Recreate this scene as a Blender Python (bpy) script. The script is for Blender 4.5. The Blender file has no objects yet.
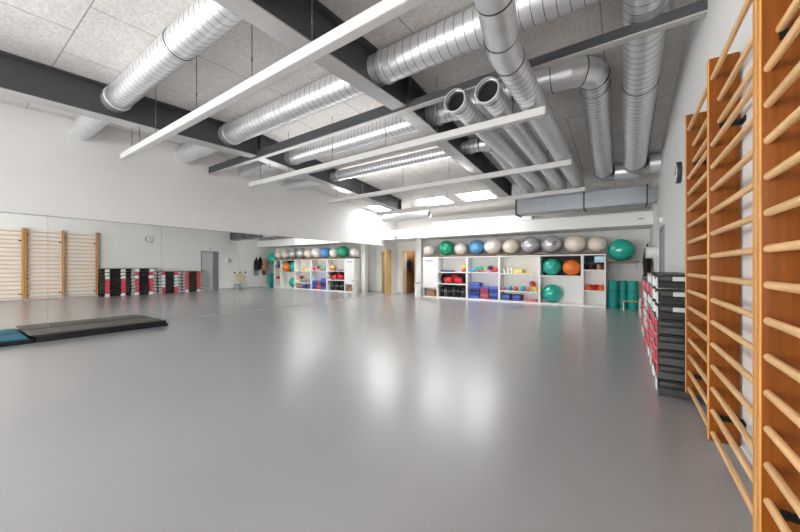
import bpy, bmesh, math, random
from mathutils import Vector, Matrix
random.seed(7)
S = bpy.context.scene
C = S.collection
PI = math.pi

# ------------------------------------------------------------------ materials
def lin(c):
    return tuple(((x/255)/12.92 if x/255 <= .04045 else ((x/255+.055)/1.055)**2.4) for x in c)

def mat(name, rgb, rough=.5, metal=0., vary=0., scale=8., bump=0., bscale=60., coat=0., spec=.5, stretch=None, rvary=0.):
    m = bpy.data.materials.new(name); m.use_nodes = True
    nt = m.node_tree; b = nt.nodes['Principled BSDF']
    c = lin(rgb)
    b.inputs['Base Color'].default_value = (*c, 1)
    b.inputs['Roughness'].default_value = rough
    b.inputs['Metallic'].default_value = metal
    b.inputs['Specular IOR Level'].default_value = spec
    b.inputs['Coat Weight'].default_value = coat
    b.inputs['Coat Roughness'].default_value = .08
    if vary or bump or rvary:
        tc = nt.nodes.new('ShaderNodeTexCoord')
        mp = nt.nodes.new('ShaderNodeMapping'); nt.links.new(tc.outputs['Object'], mp.inputs['Vector'])
        if stretch: mp.inputs['Scale'].default_value = stretch
        n = nt.nodes.new('ShaderNodeTexNoise'); n.inputs['Scale'].default_value = scale; n.inputs['Detail'].default_value = 6
        nt.links.new(mp.outputs['Vector'], n.inputs['Vector'])
        if vary:
            r = nt.nodes.new('ShaderNodeValToRGB')
            r.color_ramp.elements[0].position = .3; r.color_ramp.elements[1].position = .7
            r.color_ramp.elements[0].color = (*[x*(1-vary) for x in c], 1)
            r.color_ramp.elements[1].color = (*[min(1, x*(1+vary)) for x in c], 1)
            nt.links.new(n.outputs['Fac'], r.inputs['Fac']); nt.links.new(r.outputs['Color'], b.inputs['Base Color'])
        if rvary:
            mr = nt.nodes.new('ShaderNodeMapRange')
            mr.inputs['To Min'].default_value = max(0, rough-rvary); mr.inputs['To Max'].default_value = rough+rvary
            nt.links.new(n.outputs['Fac'], mr.inputs['Value']); nt.links.new(mr.outputs['Result'], b.inputs['Roughness'])
        if bump:
            n2 = nt.nodes.new('ShaderNodeTexNoise'); n2.inputs['Scale'].default_value = bscale; n2.inputs['Detail'].default_value = 4
            nt.links.new(mp.outputs['Vector'], n2.inputs['Vector'])
            bp = nt.nodes.new('ShaderNodeBump'); bp.inputs['Strength'].default_value = bump; bp.inputs['Distance'].default_value = .01
            nt.links.new(n2.outputs['Fac'], bp.inputs['Height']); nt.links.new(bp.outputs['Normal'], b.inputs['Normal'])
    return m

def emis(name, rgb, strength):
    m = mat(name, rgb, .4)
    b = m.node_tree.nodes['Principled BSDF']
    b.inputs['Emission Color'].default_value = (*lin(rgb), 1); b.inputs['Emission Strength'].default_value = strength
    return m

def mat_ceiling():
    m = mat('ceiling_boards', (226, 222, 218), .9, vary=.07, scale=1.6, bump=.5, bscale=45)
    nt = m.node_tree; b = nt.nodes['Principled BSDF']
    ramp = [n for n in nt.nodes if n.type == 'VALTORGB'][0]
    tc = [n for n in nt.nodes if n.type == 'TEX_COORD'][0]
    n3 = nt.nodes.new('ShaderNodeTexNoise'); n3.inputs['Scale'].default_value = 28; n3.inputs['Detail'].default_value = 8
    nt.links.new(tc.outputs['Object'], n3.inputs['Vector'])
    mr = nt.nodes.new('ShaderNodeMapRange'); mr.inputs['From Min'].default_value = .35; mr.inputs['From Max'].default_value = .65
    mr.inputs['To Min'].default_value = .84; mr.inputs['To Max'].default_value = 1.05
    nt.links.new(n3.outputs['Fac'], mr.inputs['Value'])
    mp = nt.nodes.new('ShaderNodeMapping'); mp.inputs['Location'].default_value = (5.22, -.97, 0)
    nt.links.new(tc.outputs['Object'], mp.inputs['Vector'])
    br = nt.nodes.new('ShaderNodeTexBrick')
    br.inputs['Scale'].default_value = 1; br.inputs['Brick Width'].default_value = 1.25; br.inputs['Row Height'].default_value = 2.72
    br.inputs['Mortar Size'].default_value = .008; br.inputs['Mortar Smooth'].default_value = .3
    br.inputs['Color1'].default_value = (1, 1, 1, 1); br.inputs['Color2'].default_value = (.93, .93, .93, 1)
    br.inputs['Mortar'].default_value = (.5, .48, .47, 1)
    nt.links.new(mp.outputs['Vector'], br.inputs['Vector'])
    m1 = nt.nodes.new('ShaderNodeMix'); m1.data_type = 'RGBA'; m1.blend_type = 'MULTIPLY'; m1.inputs['Factor'].default_value = 1
    nt.links.new(ramp.outputs['Color'], m1.inputs[6]); nt.links.new(br.outputs['Color'], m1.inputs[7])
    m2 = nt.nodes.new('ShaderNodeVectorMath'); m2.operation = 'SCALE'
    nt.links.new(m1.outputs[2], m2.inputs[0]); nt.links.new(mr.outputs['Result'], m2.inputs['Scale'])
    nt.links.new(m2.outputs['Vector'], b.inputs['Base Color'])
    return m

def mat_wood(name, rgb, rough=.35, grain=(40, 40, 1.5)):
    return mat(name, rgb, rough, vary=.22, scale=1.4, stretch=grain, coat=0, spec=.22)

M = {}
M['wall'] = mat('white_wall_paint', (230, 229, 227), .75, vary=.015, scale=2, bump=.05)
M['ceiling'] = mat_ceiling()
M['floor'] = mat('grey_resin_floor', (160, 161, 164), .3, vary=.012, scale=.7, spec=.4, coat=1.0)
M['floor'].node_tree.nodes['Principled BSDF'].inputs['Coat IOR'].default_value = 1.55
M['floor'].node_tree.nodes['Principled BSDF'].inputs['Coat Roughness'].default_value = .27
M['trim'] = mat('white_trim_paint', (236, 236, 234), .5, vary=.01)
M['skirting'] = mat('grey_skirting', (176, 177, 178), .5, vary=.03)
M['mirror'] = mat('mirror_glass', (246, 248, 246), 0.0, 1.0)
M['beam'] = mat('charcoal_beam_paint', (74, 75, 77), .55, vary=.04, scale=3)
M['flange'] = mat('light_grey_flange_paint', (186, 185, 184), .5, vary=.03, scale=3)
M['zinc'] = mat('galvanised_steel', (232, 233, 235), .37, .72, vary=.06, scale=9, rvary=.06)
M['sheet'] = mat('zinc_sheet', (132, 135, 139), .3, 1.0, vary=.03, scale=7)
M['lockseam'] = mat('duct_lock_seam', (128, 129, 131), .45, .9, vary=.05)
M['seam'] = mat('dark_rubber_seam', (58, 58, 60), .6, vary=.05)
M['hole'] = mat('dark_damper_plate', (26, 25, 24), .8, vary=.1)
M['rail'] = mat('rail_white_enamel', (206, 205, 203), .4, vary=.015)
M['wire'] = mat('steel_wire', (120, 120, 120), .4, .8, vary=.05)
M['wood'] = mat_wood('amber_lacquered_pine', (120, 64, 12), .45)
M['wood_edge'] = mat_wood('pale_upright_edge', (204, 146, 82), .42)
M['rung'] = mat_wood('pale_beech_rung', (222, 180, 128), .35, (40, 1.5, 40))
M['black_metal'] = mat('black_metal', (22, 22, 23), .35, .5, vary=.05)
M['black'] = mat('black_plastic', (19, 20, 21), .5, vary=.08, bump=.05)
M['dgrey'] = mat('dark_grey_plastic', (52, 53, 56), .5, vary=.05)
M['lgrey'] = mat('light_grey_plastic', (178, 180, 183), .45, vary=.04)
M['red'] = mat('red_plastic', (222, 62, 70), .45, vary=.05)
M['white'] = mat('white_plastic', (232, 232, 228), .45, vary=.02)
M['shelf'] = mat('white_melamine', (238, 237, 234), .4, vary=.01)
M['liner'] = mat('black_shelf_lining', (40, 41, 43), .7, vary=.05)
M['bboard'] = mat_wood('brown_board', (150, 122, 96), .5, (2, 40, 40))
M['door_grey'] = mat('grey_door_paint', (186, 189, 192), .4, vary=.02)
M['door_dark'] = mat('grey_frame_paint', (134, 137, 140), .4, vary=.02)
M['tan'] = mat_wood('tan_wood', (206, 168, 112), .45)
M['brown'] = mat_wood('brown_wood', (110, 74, 44), .55)
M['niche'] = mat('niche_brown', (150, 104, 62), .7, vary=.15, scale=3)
M['mat_top'] = mat('taupe_mat_foam', (100, 96, 91), .75, vary=.04, bump=.15)
M['mat_black'] = mat('black_mat_foam', (18, 20, 24), .6, vary=.1, bump=.1)
M['mat_teal'] = mat('blue_mat_foam', (28, 116, 142), .6, vary=.05, bump=.1)
M['roll'] = mat('green_mat_roll', (14, 150, 142), .6, vary=.07, bump=.15)
M['glow'] = emis('skylight_pane', (255, 255, 255), 12.0)
M['cloth_black'] = mat('black_cloth', (24, 25, 30), .9, vary=.2, scale=12, bump=.3)
M['cloth_grey'] = mat('grey_cloth', (130, 134, 138), .9, vary=.1, scale=12, bump=.3)
M['cloth_tan'] = mat('tan_cloth', (186, 150, 106), .9, vary=.15, scale=12, bump=.3)
M['cloth_brown'] = mat('brown_cloth', (94, 54, 32), .9, vary=.2, scale=12, bump=.3)
M['cloth_beige'] = mat('beige_cloth', (222, 200, 160), .9, vary=.1, scale=12, bump=.3)
def vinyl(name, rgb, rough=.2): 
    M[name] = mat(name, rgb, rough, vary=.03, scale=3, coat=.6); return M[name]
vinyl('pearl_vinyl', (244, 236, 230)); vinyl('cream_vinyl', (242, 228, 212)); vinyl('green_vinyl', (16, 168, 130))
vinyl('blue_vinyl', (92, 166, 222)); vinyl('silver_vinyl', (206, 206, 210)); M['silver_vinyl'].node_tree.nodes['Principled BSDF'].inputs['Metallic'].default_value = .45; vinyl('teal_vinyl', (22, 180, 160)); vinyl('orange_vinyl', (240, 122, 28))
vinyl('red_vinyl', (206, 40, 52)); vinyl('yellow_vinyl', (240, 206, 60)); vinyl('pink_vinyl', (232, 150, 190)); vinyl('purple_vinyl', (90, 60, 140))
vinyl('aqua_vinyl', (60, 170, 184)); vinyl('coral_vinyl', (214, 84, 86)); vinyl('lime_vinyl', (150, 190, 110))
M['foam_blue'] = mat('blue_foam', (50, 72, 150), .7, vary=.1, bump=.1)
M['foam_lblue'] = mat('light_blue_foam', (84, 108, 186), .7, vary=.1, bump=.1)
M['foam_red'] = mat('red_foam', (190, 62, 92), .7, vary=.1, bump=.1)
M['foam_tan'] = mat('tan_foam', (176, 130, 112), .7, vary=.1, bump=.1)
M['navy'] = mat('navy_plastic', (40, 48, 104), .5, vary=.1)
M['yellow'] = mat('pale_yellow_card', (232, 222, 130), .6, vary=.04)
M['band_red'] = mat('red_webbing', (186, 34, 40), .6, vary=.15, scale=20)
M['band_orange'] = mat('orange_webbing', (236, 116, 56), .6, vary=.15, scale=20)
M['paper'] = mat('pale_blue_paper', (176, 214, 228), .7, vary=.03)
M['ink'] = mat('blue_grey_ink', (104, 104, 150), .7, vary=.03)
M['paperwhite'] = mat('white_paper', (236, 237, 242), .7, vary=.01)
M['card'] = mat('brown_cardboard', (170, 128, 92), .8, vary=.08)
M['clockface'] = mat('clock_face', (228, 230, 232), .4, vary=.01)

# ------------------------------------------------------------------ mesh helpers
def B(): return bmesh.new()

def box(bm, lo, hi, bev=0., seg=2):
    lo = Vector(lo); hi = Vector(hi)
    r = bmesh.ops.create_cube(bm, size=1)
    vs = r['verts']; c = (lo+hi)/2; d = hi-lo
    for v in vs: v.co = Vector((v.co.x*d.x, v.co.y*d.y, v.co.z*d.z))+c
    if bev:
        es = list({e for v in vs for e in v.link_edges})
        bmesh.ops.bevel(bm, geom=es, offset=bev, segments=seg, affect='EDGES', profile=.5)
    return bm

def frames(path):
    P = [Vector(p) for p in path]; out = []
    t0 = (P[1]-P[0]).normalized()
    up = Vector((0, 0, 1)) if abs(t0.z) < .9 else Vector((1, 0, 0))
    n = (up - t0*up.dot(t0)).normalized()
    for i, p in enumerate(P):
        if i == 0: t = t0
        elif i == len(P)-1: t = (P[i]-P[i-1]).normalized()
        else: t = ((P[i+1]-P[i]).normalized()+(P[i]-P[i-1]).normalized()).normalized()
        n = (n - t*n.dot(t)).normalized()
        out.append((p, t, n, t.cross(n)))
    return out

def tube(bm, path, r, seg=12, cap=True, radii=None):
    rings = []
    for i, (p, t, n, b) in enumerate(frames(path)):
        rr = radii[i] if radii else r
        rings.append([bm.verts.new(p+(n*math.cos(2*PI*k/seg)+b*math.sin(2*PI*k/seg))*rr) for k in range(seg)])
    for a, c in zip(rings, rings[1:]):
        for k in range(seg):
            bm.faces.new((a[k], a[(k+1) % seg], c[(k+1) % seg], c[k]))
    if cap:
        bm.faces.new(list(reversed(rings[0]))); bm.faces.new(rings[-1])
    return bm

def cyl(bm, p0, p1, r, seg=20, r2=None, cap=True):
    return tube(bm, [p0, p1], r, seg, cap, [r, r if r2 is None else r2])

def ellip(bm, c, r, seg=24, rings=14):
    res = bmesh.ops.create_uvsphere(bm, u_segments=seg, v_segments=rings, radius=1)
    for v in res['verts']: v.co = Vector((v.co.x*r[0], v.co.y*r[1], v.co.z*r[2]))+Vector(c)
    return bm

def poly_prism(bm, pts, axis, a, b):
    def P(p, w):
        return {0: (w, p[0], p[1]), 1: (p[0], w, p[1]), 2: (p[0], p[1], w)}[axis]
    v0 = [bm.verts.new(P(p, a)) for p in pts]; v1 = [bm.verts.new(P(p, b)) for p in pts]
    n = len(pts)
    bm.faces.new(v0); bm.faces.new(list(reversed(v1)))
    for i in range(n): bm.faces.new((v0[i], v1[i], v1[(i+1) % n], v0[(i+1) % n]))
    return bm

ORIG = {}
def WIRE(o, t): ORIG[o.name] = ORIG[t.name]
def obj(name, bm, m, parent=None, base=None, smooth=False, angle=None):
    bmesh.ops.recalc_face_normals(bm, faces=bm.faces[:])
    L = ORIG[parent.name] if parent else Vector(base if base else (0, 0, 0))
    for v in bm.verts: v.co -= L
    me = bpy.data.meshes.new(name); bm.to_mesh(me); bm.free()
    ms = m if isinstance(m, (list, tuple)) else [m]
    for x in ms: me.materials.append(x)
    if smooth:
        me.polygons.foreach_set('use_smooth', [True]*len(me.polygons))
        me.set_sharp_from_angle(angle=math.radians(angle or 40))
    o = bpy.data.objects.new(name, me); C.objects.link(o)
    if parent: o.parent = parent
    else: o.location = L
    ORIG[o.name] = L
    return o

def tag(o, label, cat, group=None):
    o['label'] = label; o['category'] = cat
    if group: o['group'] = group
    return o

def thing(name, loc, label, cat, group=None):
    o = bpy.data.objects.new(name, None); C.objects.link(o); o.location = loc
    o.empty_display_size = .1
    ORIG[o.name] = Vector(loc)
    return tag(o, label, cat, group)

def struct(name, bm, m, smooth=False):
    o = obj(name, bm, m, smooth=smooth); o['kind'] = 'structure'; return o

def copy_thing(root, loc, label, group=None):
    r = root.copy(); C.objects.link(r); r.location = loc; r['label'] = label
    if group: r['group'] = group
    for ch in root.children:
        c = ch.copy(); C.objects.link(c); c.parent = r
        for g in ch.children:
            d = g.copy(); C.objects.link(d); d.parent = c
    return r

# ------------------------------------------------------------------ room dimensions
XR, XL = .61, -8.457          # right wall face, mirror face
YB, YF = -6.2, 12.1          # back wall, far wall
RIDGE = 4.05
def ceil_z(y): return 4.05 + (.04*(y-RIDGE) if y < RIDGE else -.095*(y-RIDGE))
def beam_z(y): return 3.55 + (.035*(y-RIDGE) if y < RIDGE else -.078*(y-RIDGE))
XW = XL-.012                  # left wall face behind the mirror

# floor
bm = B(); box(bm, (XW-.3, YB-.2, -.1), (XR+.3, YF+2.0, 0)); struct('floor', bm, M['floor'])
# ceiling (two slopes)
bm = B()
pts = [(YB-.2, ceil_z(YB-.2)), (RIDGE, ceil_z(RIDGE)), (YF+.3, ceil_z(YF+.3)), (YF+.3, 4.6), (YB-.2, 4.6)]
SK = [(-7.65, 'leftmost of the three ceiling skylights, next to the left wall'), (-5.42, 'middle one of the three ceiling skylights'), (-3.92, 'rightmost of the three ceiling skylights, beside the dark beam')]
SY0, SY1 = 9.55, 10.55
def slab(x0, x1, y0, y1):
    ys = [y0] + ([RIDGE] if y0 < RIDGE < y1 else []) + [y1]
    poly_prism(bm, [(y, ceil_z(y)) for y in ys]+[(y1, 4.6), (y0, 4.6)], 0, x0, x1)
xs = [XW-.3]
for x, _ in SK: xs += [x-.58, x+.58]
xs.append(XR+.3)
slab(xs[0], xs[-1], YB-.2, SY0); slab(xs[0], xs[-1], SY1, YF+.3)
for i in range(0, len(xs), 2): slab(xs[i], xs[i+1], SY0, SY1)
struct('ceiling', bm, M['ceiling'])
for x, lab in SK:
    t = thing('skylight', (x, (SY0+SY1)/2, ceil_z(10.05)), 'bright square '+lab, 'skylight', 'ceiling skylights')
    b = B()
    zf = lambda y, d=0: ceil_z(y)+d
    for (a0, a1, b0, b1) in ((x-.58, x-.53, SY0, SY1), (x+.53, x+.58, SY0, SY1), (x-.53, x+.53, SY0, SY0+.05), (x-.53, x+.53, SY1-.05, SY1)):
        poly_prism(b, [(b0, zf(b0, -.012)), (b1, zf(b1, -.012)), (b1, zf(b1, .12)), (b0, zf(b0, .12))], 0, a0, a1)
    obj('frame', b, M['trim'], t)
    b = B(); y0, y1 = SY0+.05, SY1-.05
    poly_prism(b, [(y0, zf(y0, .02)), (y1, zf(y1, .02)), (y1, zf(y1, .06)), (y0, zf(y0, .06))], 0, x-.53, x+.53)
    obj('pane', b, M['glow'], t)
# walls
LWY0, LWY1, LWZ0, LWZ1 = -5.9, -2.7, .25, 2.6      # unseen left-wall window behind the camera, added to light the right wall
bm = B()
box(bm, (XW-.3, YB-.2, 0), (XW, LWY0, 4.6)); box(bm, (XW-.3, LWY0, 0), (XW, LWY1, LWZ0)); box(bm, (XW-.3, LWY0, LWZ1), (XW, LWY1, 4.6)); box(bm, (XW-.3, LWY1, 0), (XW, YF+.3, 4.6))
struct('wall_left', bm, M['wall'])
bm = B()
for y in (LWY0, (LWY0+LWY1)/2-.03, LWY1-.06): box(bm, (XW-.14, y, LWZ0), (XW-.06, y+.06, LWZ1))
box(bm, (XW-.14, LWY0, LWZ0), (XW-.06, LWY1, LWZ0+.06)); box(bm, (XW-.14, LWY0, LWZ1-.06), (XW-.06, LWY1, LWZ1))
struct('window_4', bm, M['trim'])
DY0, DY1, DZ = 7.86, 8.63, 1.95
bm = B()
box(bm, (XR, YB-.2, 0), (XR+.3, DY0, 4.6)); box(bm, (XR, DY0, DZ), (XR+.3, DY1, 4.6)); box(bm, (XR, DY1, 0), (XR+.3, YF+.3, 4.6))
struct('wall_right', bm, M['wall'])
NX0, NX1, NZ = -8.2, -7.53, 1.91
bm = B()
box(bm, (XW, YF, 0), (NX0, YF+.3, 4.6)); box(bm, (NX0, YF, NZ), (NX1, YF+.3, 4.6)); box(bm, (NX1, YF, 0), (XR, YF+.3, 4.6))
struct('wall_far', bm, M['wall'])
# back wall with three windows
WINS = [(-7.6, -5.4), (-4.9, -2.7), (-2.2, -.2)]
bm = B(); zx = XW
for a, b_ in WINS:
    box(bm, (zx, YB-.2, 0), (a, YB, 4.6)); box(bm, (a, YB-.2, 0), (b_, YB, .9)); box(bm, (a, YB-.2, 3.0), (b_, YB, 4.6)); zx = b_
box(bm, (zx, YB-.2, 0), (XR, YB, 4.6))
struct('wall_back', bm, M['wall'])
for i, (a, b_) in enumerate(WINS):
    bm = B()
    for x in (a, (a+b_)/2-.03, b_-.06): box(bm, (x, YB-.14, .9), (x+.06, YB-.06, 3.0))
    box(bm, (a, YB-.14, .9), (b_, YB-.06, .96)); box(bm, (a, YB-.14, 2.94), (b_, YB-.06, 3.0))
    struct('window_%d' % (i+1), bm, M['trim'])
# closet behind the far opening: brown left side and back, white right side
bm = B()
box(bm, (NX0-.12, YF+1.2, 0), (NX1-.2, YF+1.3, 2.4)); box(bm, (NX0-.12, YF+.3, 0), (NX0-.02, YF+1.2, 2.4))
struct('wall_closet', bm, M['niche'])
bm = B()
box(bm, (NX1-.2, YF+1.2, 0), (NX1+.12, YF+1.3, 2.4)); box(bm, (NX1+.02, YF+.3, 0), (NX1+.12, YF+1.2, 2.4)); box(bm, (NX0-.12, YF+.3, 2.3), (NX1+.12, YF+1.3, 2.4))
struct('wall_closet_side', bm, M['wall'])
bm = B()
box(bm, (NX0-.06, YF-.02, 0), (NX0+.015, YF+.31, NZ+.06)); box(bm, (NX1-.015, YF-.02, 0), (NX1+.06, YF+.31, NZ+.06)); box(bm, (NX0+.015, YF-.02, NZ-.015), (NX1-.015, YF+.31, NZ+.06))
struct('door_1', bm, mat('cream_frame_paint', (238, 224, 198), .5, vary=.02))
# right wall door
o = struct('door_2', box(box(box(B(), (XR-.02, DY0-.05, 0), (XR+.12, DY0+.012, DZ+.05)), (XR-.02, DY1-.012, 0), (XR+.12, DY1+.05, DZ+.05)), (XR-.02, DY0+.012, DZ-.012), (XR+.12, DY1-.012, DZ+.05)), M['door_dark'])
ORIG[o.name] = Vector((0, 0, 0))
obj('door_leaf', box(B(), (XR+.005, DY0, 0), (XR+.05, DY0+.54, DZ)), M['door_grey'], o)
obj('side_panel', box(B(), (XR+.02, DY0+.54, 0), (XR+.06, DY1, DZ)), M['door_dark'], o)
b = B(); cyl(b, (XR-.03, DY0+.08, 1.0), (XR+.006, DY0+.08, 1.0), .012); cyl(b, (XR-.03, DY0+.08, 1.0), (XR-.03, DY0+.2, 1.0), .01)
obj('door_handle', b, M['black_metal'], o)
# tan door at the far end of the left wall
o = struct('door_3', box(B(), (XW, 11.16, 0), (XW+.05, 11.56, 1.95), .004), M['tan'])
# bulkhead, column, skirtings, mirror rail
bm = B(); box(bm, (XW, 10.9, 2.335), (XR, YF, 2.70)); struct('wall_bulkhead', bm, M['trim'])
bm = B(); box(bm, (-7.07, 11.45, 0), (-6.85, 11.66, 2.335)); struct('trim_1', bm, M['trim'])
bm = B(); box(bm, (XW, YB, 2.108), (XL+.006, 11.14, 2.122)); struct('trim_2', bm, M['skirting'])
bm = B(); box(bm, (XR-.012, YB, 0), (XR, DY0-.05, .06)); box(bm, (XR-.012, DY1+.05, 0), (XR, YF, .06)); struct('baseboard_right', bm, M['skirting'])
bm = B(); box(bm, (XW, YF-.012, 0), (NX0-.06, YF, .06)); box(bm, (NX1+.06, YF-.012, 0), (XR-.012, YF, .06)); struct('baseboard_far', bm, M['skirting'])

# mirror panels
seams = [YB+.02, -.53, 1.23, 2.96, 4.72, 6.48, 8.24, 9.9, 11.14]
ordn = ['first', 'second', 'third', 'fourth', 'fifth', 'sixth', 'seventh', 'eighth']
MLAB = ['rear wall mirror panel on left wall behind the stacked mats', 'wall mirror panel above the blue topped mats on the left',
        'wall mirror panel above the taupe mat, showing the wall bars', 'wall mirror panel showing the two nearer step stacks', 'wall mirror panel showing the grey door',
        'wall mirror panel showing the coats and beige bag', 'wall mirror panel showing the middle of the white shelving', 'last wall mirror panel beside the tan door at the far end']
for i in range(8):
    if i == 0: continue
    b = B(); box(b, (XL-.01, seams[i]+.0025, .015), (XL, seams[i+1]-.0025, 2.106))
    tag(obj('wall_mirror', b, M['mirror'], base=(XL, (seams[i]+seams[i+1])/2, .015)), MLAB[i], 'mirror', 'mirror panels on the left wall')

# ------------------------------------------------------------------ steel beams
def long_beam(x, lab):
    t = thing('steel_beam', (x-.12, RIDGE, beam_z(RIDGE)), lab, 'beam', 'long roof beams')
    ys = [YB, RIDGE, 9.4]
    lo = [(y, beam_z(y)) for y in ys]; hi = [(y, ceil_z(y)-.002) for y in reversed(ys)]
    b = B(); poly_prism(b, [(y, z+.018) for y, z in lo]+hi, 0, x-.132, x-.108)
    # stiffener plates at the crossing and at the end
    for y in (4.06, 9.36): poly_prism(b, [(y, beam_z(y)+.018), (y+.03, beam_z(y)+.018), (y+.03, ceil_z(y)-.01), (y, ceil_z(y)-.01)], 0, x-.23, x-.01)
    obj('web', b, M['beam'], t)
    b = B(); poly_prism(b, lo+[(y, z+.018) for y, z in reversed(lo)], 0, x-.24, x)
    obj('lower_flange', b, M['flange'], t)
    b = B(); poly_prism(b, [(y, z-.02) for y, z in reversed(hi)]+hi, 0, x-.24, x)
    obj('upper_flange', b, M['beam'], t)
    return t
long_beam(-6.39, 'dark steel roof beam nearest the mirror wall, running lengthwise under the ceiling')
long_beam(-2.62, 'dark steel roof beam running lengthwise through the middle of the ceiling')
t = thing('cross_beam', (-3.9, 3.97, 3.5), 'shallow dark cross beam with pale lower edge spanning the room from wall to wall', 'beam')
CB = 3.5
obj('web', box(box(B(), (-2.86, 3.96, CB+.015), (XR, 4.04, CB+.115)), (XW, 3.96, CB+.015), (-2.86, 4.04, CB+.175)), M['beam'], t)
obj('lower_flange', box(B(), (XW, 3.965, CB), (XR, 4.05, CB+.015)), M['flange'], t)

# ------------------------------------------------------------------ ducts
def arc(c, r, a0, a1, n, z0, z1=None):
    z1 = z0 if z1 is None else z1
    return [(c[0]+r*math.cos(a0+(a1-a0)*i/n), c[1]+r*math.sin(a0+(a1-a0)*i/n), z0+(z1-z0)*i/n) for i in range(n+1)]

def ribbed(bm, p0, p1, r, pitch=.11, seg=36, h=.0012):
    """straight spiral duct: thin raised lock seams every pitch metres"""
    p0 = Vector(p0); p1 = Vector(p1); L = (p1-p0).length; d = (p1-p0)/L
    n = max(1, int(L/pitch)); P = []; R = []; K = []
    w = .004
    def add(q, rr, k): P.append(p0+d*q); R.append(rr); K.append(k)
    for i in range(n+1):
        q = min(L, i*L/n)
        if 0 < i < n:
            add(q-3*w, r, 0); add(q-w, r, 1); add(q-w*.5, r+h, 1); add(q+w*.5, r+h, 1); add(q+w, r, 0); add(q+3*w, r, 0)
        else: add(q, r, 0)
    rings = []
    for (p, t, nn, bb), rr in zip(frames(P), R):
        rings.append([bm.verts.new(p+(nn*math.cos(2*PI*k/seg)+bb*math.sin(2*PI*k/seg))*rr) for k in range(seg)])
    for a, c, k in zip(rings, rings[1:], K):
        for j in range(seg):
            f = bm.faces.new((a[j], a[(j+1) % seg], c[(j+1) % seg], c[j])); f.material_index = k
    return bm

def ring(bm, p, d, r, w=.03, h=.008, seg=36):
    p = Vector(p); d = Vector(d).normalized()
    return tube(bm, [p-d*w/2, p-d*w/2+d*.001, p+d*w/2-d*.001, p+d*w/2], r, seg, False, [r-.004, r+h, r+h, r-.004])

def duct(label, base, straights, r, elbows=(), seams=(), collars=(), caps=(), pitch=.11, group='round ventilation ducts'):
    t = thing('ventilation_duct', base, label, 'duct', group)
    pipes = []
    for p0, p1 in straights:
        pipes.append((obj('pipe', ribbed(B(), p0, p1, r, pitch), [M['zinc'], M['lockseam']], t, smooth=True, angle=50), Vector(p0), Vector(p1)))
    for path in elbows:
        obj('elbow', tube(B(), path, r*1.005, 36, False), M['zinc'], t, smooth=True, angle=12)
    def host(p):
        p = Vector(p); best = None
        for o, a, c in pipes:
            k = max(0, min(1, (p-a).dot(c-a)/(c-a).length_squared)); dd = (p-(a+(c-a)*k)).length
            if best is None or dd < best[0]: best = (dd, o)
        return best[1] if best[0] < .03 else t
    for p, d in seams:
        obj('seam_ring', ring(B(), p, d, r, .012, .006), M['seam'], host(p), smooth=True)
    for p, d in collars:
        obj('collar', ring(B(), p, d, r, .05, .014), M['zinc'], host(p), smooth=True)
    for p, d in caps:
        p = Vector(p); d = Vector(d).normalized()
        obj('damper', cyl(B(), p, p+d*.01, r*.985, 36), M['hole'], t)  # dark disc stands in for the shade inside the open pipe
    return t
ex, ey = (1, 0, 0), (0, 1, 0)
# duct 1: nearest, cross direction
z = 3.765
duct('round spiral duct crossing the ceiling nearest the camera, above the first light rail', (-4.5, 1.65, z),
     [((XW+.0, 1.65, z), (-.6, 1.65, z))], .165, collars=[((-6.33, 1.65, z), ex), ((-2.56, 1.65, z), ex), ((-2.92, 1.65, z), ex), ((-6.7, 1.65, z), ex)], seams=[((-4.2, 1.65, z), ex)])
# duct 2 with elbow into the duct along the right wall
z = 3.815; R = .25; yy = 3.4; x6 = .17
e2 = arc((x6-R, yy+R), R, -PI/2, 0, 4, z)
ze = ceil_z(8.5)-.22
d6 = Vector((0, 8.45-(yy+R), ze-z)).normalized()
e6 = arc((x6+.25, 8.45), .25, PI, PI/2, 6, ze, ze-.02)
duct('wide spiral duct along the right wall, fed by an elbow from the broad cross duct', (-3, yy, z),
     [((XW, yy, z), (x6-R, yy, z)), ((x6, yy+R, z), (x6, 8.45, ze))], .195,
     elbows=[e2, e6 + [(XR, 8.70, ze-.02)]],
     seams=[((x6, yy+R, z), ey), ((x6, 5.35, z+(ze-z)*(5.35-3.65)/4.8), ey), ((x6, 8.4, ze+.003), ey), (e2[0], ex)] + [(e6[i], (math.sin(i*PI/12), math.cos(i*PI/12), 0)) for i in (1, 2, 3, 4, 5, 6)],
     collars=[((-6.33, yy, z), ex), ((-6.7, yy, z), ex), ((-2.56, yy, z), ex), ((-2.92, yy, z), ex), ((-4.6, yy, z), ex)])
# duct 3 with elbow into the second right-hand duct
z = 3.785; yy = 4.87; R = .24; x5 = -.345
e3 = arc((x5-R, yy+R), R, -PI/2, 0, 3, z)
x5e = -.40; ze = ceil_z(8.8)-.2
e5 = arc((x5e+.22, 8.75), .22, PI, PI/2, 6, ze, ze-.03) + [(.25, 8.97, ze-.05)]
duct('spiral duct with segmented elbow running lengthwise between the open pipes and the wide right duct', (-3, yy, z),
     [((XW, yy, z), (-1.05, yy, z)), ((x5, yy+R, z), (x5e, 8.75, ze))], .18,
     elbows=[[(-1.05, yy, z)]+e3, e5],
     seams=[((-.82, yy, z), ex), (e3[1], (math.cos(PI/6), math.sin(PI/6), 0)), (e3[3], ey), ((x5, yy+R+.22, z-.02), ey), ((x5e, 8.72, ze), ey)] + [(e5[i], (math.sin(i*PI/12), math.cos(i*PI/12), 0)) for i in (1, 2, 3, 4, 5)],
     collars=[((-6.33, yy, z), ex), ((-6.7, yy, z), ex), ((-2.56, yy, z), ex), ((-2.92, yy, z), ex)], pitch=.09)
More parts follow.
